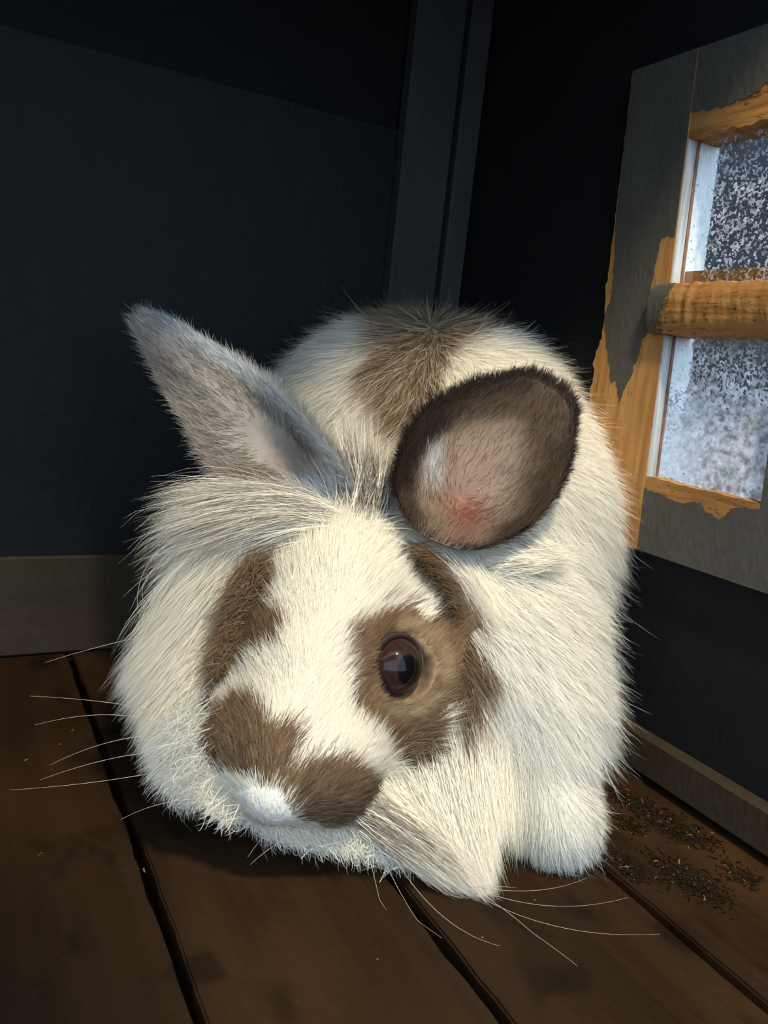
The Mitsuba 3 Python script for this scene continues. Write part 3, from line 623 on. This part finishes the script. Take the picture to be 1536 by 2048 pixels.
# ------------------------------------------------------------------ ears: cupped leaves of skin with thickness, furred on both sides
def ear(key, outline, centre, cup, power, colf, seed, n_in, n_rim, fl, label, hair_len=1.0, mottle=.10, rim_top=2000, fringe=2500, rimc=np.array([.6, .6, .6]), thick=.0026):
    r = np.random.default_rng(seed)
    o = np.array(outline, float)
    per = np.vstack([o, o[:1]]); s = np.r_[0, np.cumsum(np.linalg.norm(np.diff(per[:, :2], axis=0), axis=1))]
    NB, NR = 120, 26
    from scipy.interpolate import CubicSpline
    ed = CubicSpline(s, per, bc_type='periodic')(np.linspace(0, s[-1], NB + 1)[:-1])
    rr = np.linspace(0, 1, NR + 1)[1:]
    c = np.array(centre, float)
    def front(rad, e):
        px = c[:2] + rad[:, None] * (e[:, :2] - c[:2])
        d = c[2] + cup + (e[:, 2] - c[2] - cup) * rad ** power
        return np.stack([px[:, 0], px[:, 1], d], 1)
    G = np.vstack([front(np.array([0.]), ed[:1])] + [front(np.full(NB, x), ed) for x in rr])
    W = np.array([P(*g) for g in G])
    Fc = []
    for j in range(NB): Fc.append([0, 1 + j, 1 + (j + 1) % NB])
    for i in range(NR - 1):
        for j in range(NB):
            a, b = 1 + i * NB + j, 1 + i * NB + (j + 1) % NB
            Fc += [[a, a + NB, b + NB], [a, b + NB, b]]
    fm = trimesh.Trimesh(W, Fc, process=False)
    if (fm.face_normals * nz(CAM - fm.triangles_center)).sum() < 0: fm.invert()
    N = np.array(fm.vertex_normals); n = len(W)
    N = N * np.sign((N * nz(CAM - W)).sum())
    rad = np.r_[0, np.repeat(rr, NB)]
    back = W - N * (thick * (1 - .75 * rad ** 6))[:, None]
    V = np.vstack([W, back]); F2 = np.array(fm.faces)
    rim = 1 + (NR - 1) * NB + np.arange(NB); rim2 = np.roll(rim, -1)
    side = np.vstack([np.stack([rim, rim + n, rim2 + n], 1), np.stack([rim, rim2 + n, rim2], 1)])
    full = trimesh.Trimesh(V, np.vstack([F2, F2[:, ::-1] + n, side]), process=False)
    full.fix_normals()
    th = np.r_[0, np.tile(np.linspace(0, 1, NB + 1)[:-1], NR)]
    cin, cout = colf(G, rad, th, r)
    put(key, full, 'skin', True, color=np.vstack([cin, cout]), label=label)
    # short fur: denser at the rim, combed outwards
    for sgn, cnt, base in ((1, n_in, cin), (-1, n_rim, cout)):
        ii = r.choice(n, cnt, p=(lambda w: w / w.sum())(rad * (.25 + rad ** 2 if sgn > 0 else .6) + 1e-4))
        jj = np.clip(ii + NB, 0, n - 1); kk = np.where(ii > 0, ii + 1 - NB * ((ii - 1) % NB == NB - 1), 1)
        t1, t2 = r.random((cnt, 1)), r.random((cnt, 1))
        S = W if sgn > 0 else back
        root = S[ii] + (S[kk] - S[ii]) * t1 + (S[jj] - S[ii]) * t2 * (ii + NB < n)[:, None]
        outw = nz(W[np.clip(ii, 1, None)] - W[np.clip(ii - NB, 0, None)])
        tipw = nz(P(*fl) - root)
        fl_d = nz(outw * .6 + tipw * .7)
        nn = N[ii] * sgn
        L = hair_len * (.0042 + .0030 * rad[ii]) * (1 + r.normal(0, .25, cnt))
        cc = base[ii] * np.exp(r.normal(0, mottle, (cnt, 1)))
        strands(key + '__fur', root, nz(fl_d + nn * (.30 + r.normal(0, .12, cnt))[:, None]), nn, L, np.full(cnt, .00030), cc, np.clip(cc * 1.12, 0, .9), 3, None, .35, r=r)
    # fringe standing out along the rim
    last = 1 + (NR - 1) * NB
    cnt = fringe
    j = r.choice(np.flatnonzero(ed[:, 1] < rim_top), cnt); t1 = r.random((cnt, 1)); i0, i1 = last + j, last + (j + 1) % NB
    root = W[i0] * (1 - t1) + W[i1] * t1
    outw = nz(W[i0] - W[i0 - 2 * NB]); tipw = nz(P(*fl) - root)
    cl = meshkit.noise(root * 900, 2)[:, None]
    L = .0028 + .0075 * cl[:, 0] * np.clip(.35 + (outw @ nz(np.array([0, 0, 1.]))), .15, 1)
    cc = rimc * (1 + r.normal(0, .12, (cnt, 1)))
    strands(key + '__fur', root - outw * .001, nz(outw + tipw * .25 + r.normal(0, .16, (cnt, 3))), N[i0], L, np.full(cnt, .0003), cc, cc, 3, None, .3, r=r)
    return W, N, rad
def left_ear_colours(G, rad, th, r):
    x, y = G[:, 0], G[:, 1]
    # position along the ear, 0 at the base, 1 at the tip; and across it, -1 left edge, 1 right edge
    al = np.clip(((640 - x) * .66 + (960 - y) * .75) / 490, 0, 1)
    ac = ((x - 455) * .75 - (800 - y) * -.0 + (y - 800) * -.62) / 110
    n = meshkit.fbm(np.stack([x * .035, y * .02, x * 0], 1), 3, 3)
    base = np.array([.36, .315, .275]) * (1 + .5 * (n - .5))[:, None]
    dark = np.array([.17, .135, .105])
    k = np.clip(1.3 - al * 2.2, 0, 1) * np.clip(n * 2.2 - .5, 0, 1)
    base = base * (1 - .8 * k[:, None]) + dark * .8 * k[:, None]
    e = (rad > .8) & (ac > .1)
    ew = np.clip((rad - .60) / .2, 0, 1) * np.clip(ac * 1.8 + .5, 0, 1)
    base = base * (1 - ew[:, None]) + np.array([.66, .66, .65]) * ew[:, None]
    tw = np.clip((al - .90) / .1, 0, 1)[:, None]
    base = base * (1 - tw) + np.array([.70, .66, .56]) * tw
    return base, np.tile([.5, .48, .45], (len(x), 1)) * (1 + .3 * (n - .5))[:, None]
ear('rabbit__ear', [(700, 1000, .333), (560, 990, .333), (448, 955, .336), (405, 890, .343), (360, 820, .352), (318, 750, .361), (284, 685, .370), (268, 652, .376), (292, 632, .376), (330, 638, .371), (375, 662, .364),
                    (440, 702, .354), (530, 765, .342), (610, 838, .332), (668, 905, .326), (700, 955, .326)],
    (500, 850, .343), .003, 2.2, left_ear_colours, 51, 9000, 6000, (250, 610, .38), 'upright furry grey ear', hair_len=1.05, mottle=.30, fringe=2500, rimc=np.array([.55, .54, .52]))
def right_ear_colours(G, rad, th, r):
    x, y = G[:, 0], G[:, 1]
    n = meshkit.fbm(np.stack([x * .03, y * .03, x * 0], 1), 3, 9)
    tan = np.array([.27, .20, .15]) * (1 + .3 * (n - .5))[:, None]
    pink = np.clip(1.25 - np.hypot((x - 925) / 50, (y - 1030) / 62), 0, 1)[:, None]
    tan = tan * (1 - pink) + np.array([.25, .11, .08]) * pink
    pk2 = np.clip(1.1 - np.hypot((x - 930) / 80, (y - 930) / 70), 0, 1)[:, None] * .5
    tan = tan * (1 - pk2) + np.array([.29, .18, .14]) * pk2
    wh = np.clip(1.2 - np.hypot((x - 862) / 28, (y - 925) / 60), 0, 1)[:, None]
    tan = tan * (1 - wh) + np.array([.46, .44, .42]) * wh
    brown = np.array([.075, .053, .038]) * (1 + .5 * (n - .5))[:, None]
    lim = .66 + .10 * np.cos((th - .0) * 2 * np.pi) + .14 * (n - .5)
    edge = np.clip((rad - lim) / .12, 0, 1)[:, None]
    low = np.clip(np.hypot((x - 905) / 95, (y - 1080) / 62) - .45, 0, 1)[:, None]
    edge = edge * np.clip(low * 2.2, 0, 1)
    rightside = np.clip((x - 985 + (y - 900) * .05) / 80, 0, 1)[:, None] * np.clip((rad[:, None] - .30) / .3, 0, 1)
    k = np.maximum(edge, rightside * .9)
    c = tan * (1 - k) + brown * k
    dk = (np.clip((rad - .80) / .08, 0, 1) * (y < 980) * (x < 1060))[:, None]
    dk = np.maximum(dk, (np.clip((rad - .62) / .12, 0, 1) * np.clip((910 - x) / 30, 0, 1) * (y < 1010))[:, None])
    c = c * (1 - .75 * dk) + np.array([.026, .020, .017]) * .75 * dk
    return c, np.tile([.07, .052, .042], (len(x), 1))
ear('rabbit__ear', [(880, 1085, 0.3115), (815, 1040, 0.3158), (792, 985, 0.3187), (800, 930, 0.3209), (826, 868, 0.3245), (872, 815, 0.3296), (935, 782, 0.3355), (1000, 762, 0.3398), (1055, 752, 0.3420), (1100, 770, 0.3405), (1138, 806, 0.3369),
                    (1142, 860, 0.3333), (1130, 930, 0.3282), (1098, 1000, 0.3224), (1055, 1052, 0.3173), (1000, 1083, 0.3136), (945, 1098, 0.3107)],
    (925, 990, .318), .016, 1.7, right_ear_colours, 52, 9000, 6000, (1080, 740, .37), 'wide open dark brown ear with a pinkish inside', rim_top=1000, fringe=4000, rimc=np.array([.030, .023, .020]))

# ------------------------------------------------------------------ whiskers
def tube(pts, rad0, rad1, k=4):
    pts = np.array(pts); t = np.linspace(0, 1, len(pts)); tg = nz(np.gradient(pts, axis=0))
    a = nz(np.cross(tg, [.3, .2, .9])); b = np.cross(tg, a)
    V = np.vstack([p + (rad0 + (rad1 - rad0) * q) * (np.cos(x) * aa + np.sin(x) * bb) for p, q, aa, bb in zip(pts, t, a, b) for x in np.arange(k) * 2 * np.pi / k])
    Fc = [[i * k + j, i * k + (j + 1) % k, (i + 1) * k + (j + 1) % k] for i in range(len(pts) - 1) for j in range(k)] + [[i * k + j, (i + 1) * k + (j + 1) % k, (i + 1) * k + j] for i in range(len(pts) - 1) for j in range(k)]
    return trimesh.Trimesh(V.reshape(-1, 3), Fc, process=False)
scene['whisker'] = rough((.45, .38, .28), .4)
def whisker(a, b, c, d=None, w=.00011):
    t = np.linspace(0, 1, 22)[:, None]
    q = [P(*x) for x in ((a, b, c) if d is None else (a, b, c, d))]
    pts = (1 - t) ** 2 * q[0] + 2 * t * (1 - t) * q[1] + t ** 2 * q[2] if d is None else (1 - t) ** 3 * q[0] + 3 * t * (1 - t) ** 2 * q[1] + 3 * t ** 2 * (1 - t) * q[2] + t ** 3 * q[3]
    pts[:, 2] = np.maximum(pts[:, 2], .0009)
    put('rabbit__whisker', tube(pts, w, w * .35), 'whisker', True)
for q in (((930, 1770, .281), (1080, 1800, .272), (1175, 1755, .268)), ((900, 1755, .280), (1080, 1845, .268), (1255, 1795, .262)), ((880, 1740, .279), (1060, 1885, .262), (1320, 1868, .255)),
          ((780, 1700, .277), (870, 1860, .262), (1000, 1892, .256)), ((760, 1700, .277), (800, 1800, .268), (880, 1905, .258)), ((930, 1770, .281), (1060, 1840, .266), (1150, 1960, .252)),
          ((940, 1775, .281), (990, 1770, .276), (1035, 1776, .272)), ((300, 1420, .285), (220, 1400, .281), (60, 1392, .272)), ((300, 1440, .285), (200, 1415, .279), (70, 1450, .268)),
          ((310, 1470, .284), (210, 1475, .277), (100, 1530, .266)), ((300, 1505, .283), (200, 1515, .275), (80, 1560, .266)), ((310, 1545, .281), (180, 1570, .272), (20, 1580, .262)),
          ((300, 1270, .296), (200, 1290, .288), (90, 1325, .28)), ((440, 1600, .274), (330, 1590, .268), (240, 1640, .26)), ((550, 1690, .272), (520, 1710, .269), (500, 1730, .268)),
          ((520, 1680, .272), (505, 1700, .27), (495, 1715, .269)), ((740, 1720, .279), (760, 1800, .272), (770, 1850, .268))):
    whisker(*q)
whisker((330, 1090, .306), (250, 1150, .303), (262, 1290, .300), (330, 1230, .300))
whisker((340, 1110, .306), (270, 1150, .303), (268, 1230, .301), (320, 1200, .300))

scol, sw = coat(np.array(skin.vertices), np.random.default_rng(5), 0)
put('rabbit__body', skin, 'skin', True, color=scol * .92)
labels['rabbit'] = {'label': 'white long-haired rabbit with brown patches crouching on the plank floor', 'category': 'rabbit'}
for part in HV:
    v, f, n, c = (np.vstack(x[part]) for x in (HV, HF, HN, HC))
    key = 'rabbit__body__' + part if not part.startswith('rabbit') else part
    path = meshkit.write_ply((v, f), False, None, c, normals=n)
    scene[key] = {'type': 'ply', 'filename': path, 'face_normals': False, 'bsdf': {'type': 'ref', 'id': 'hair'}}
    labels[key] = {'kind': 'stuff', 'label': {'fur': 'soft short fur', 'ruff': 'long white ruff and cheek hair'}.get(part, 'short fur of the ear')}
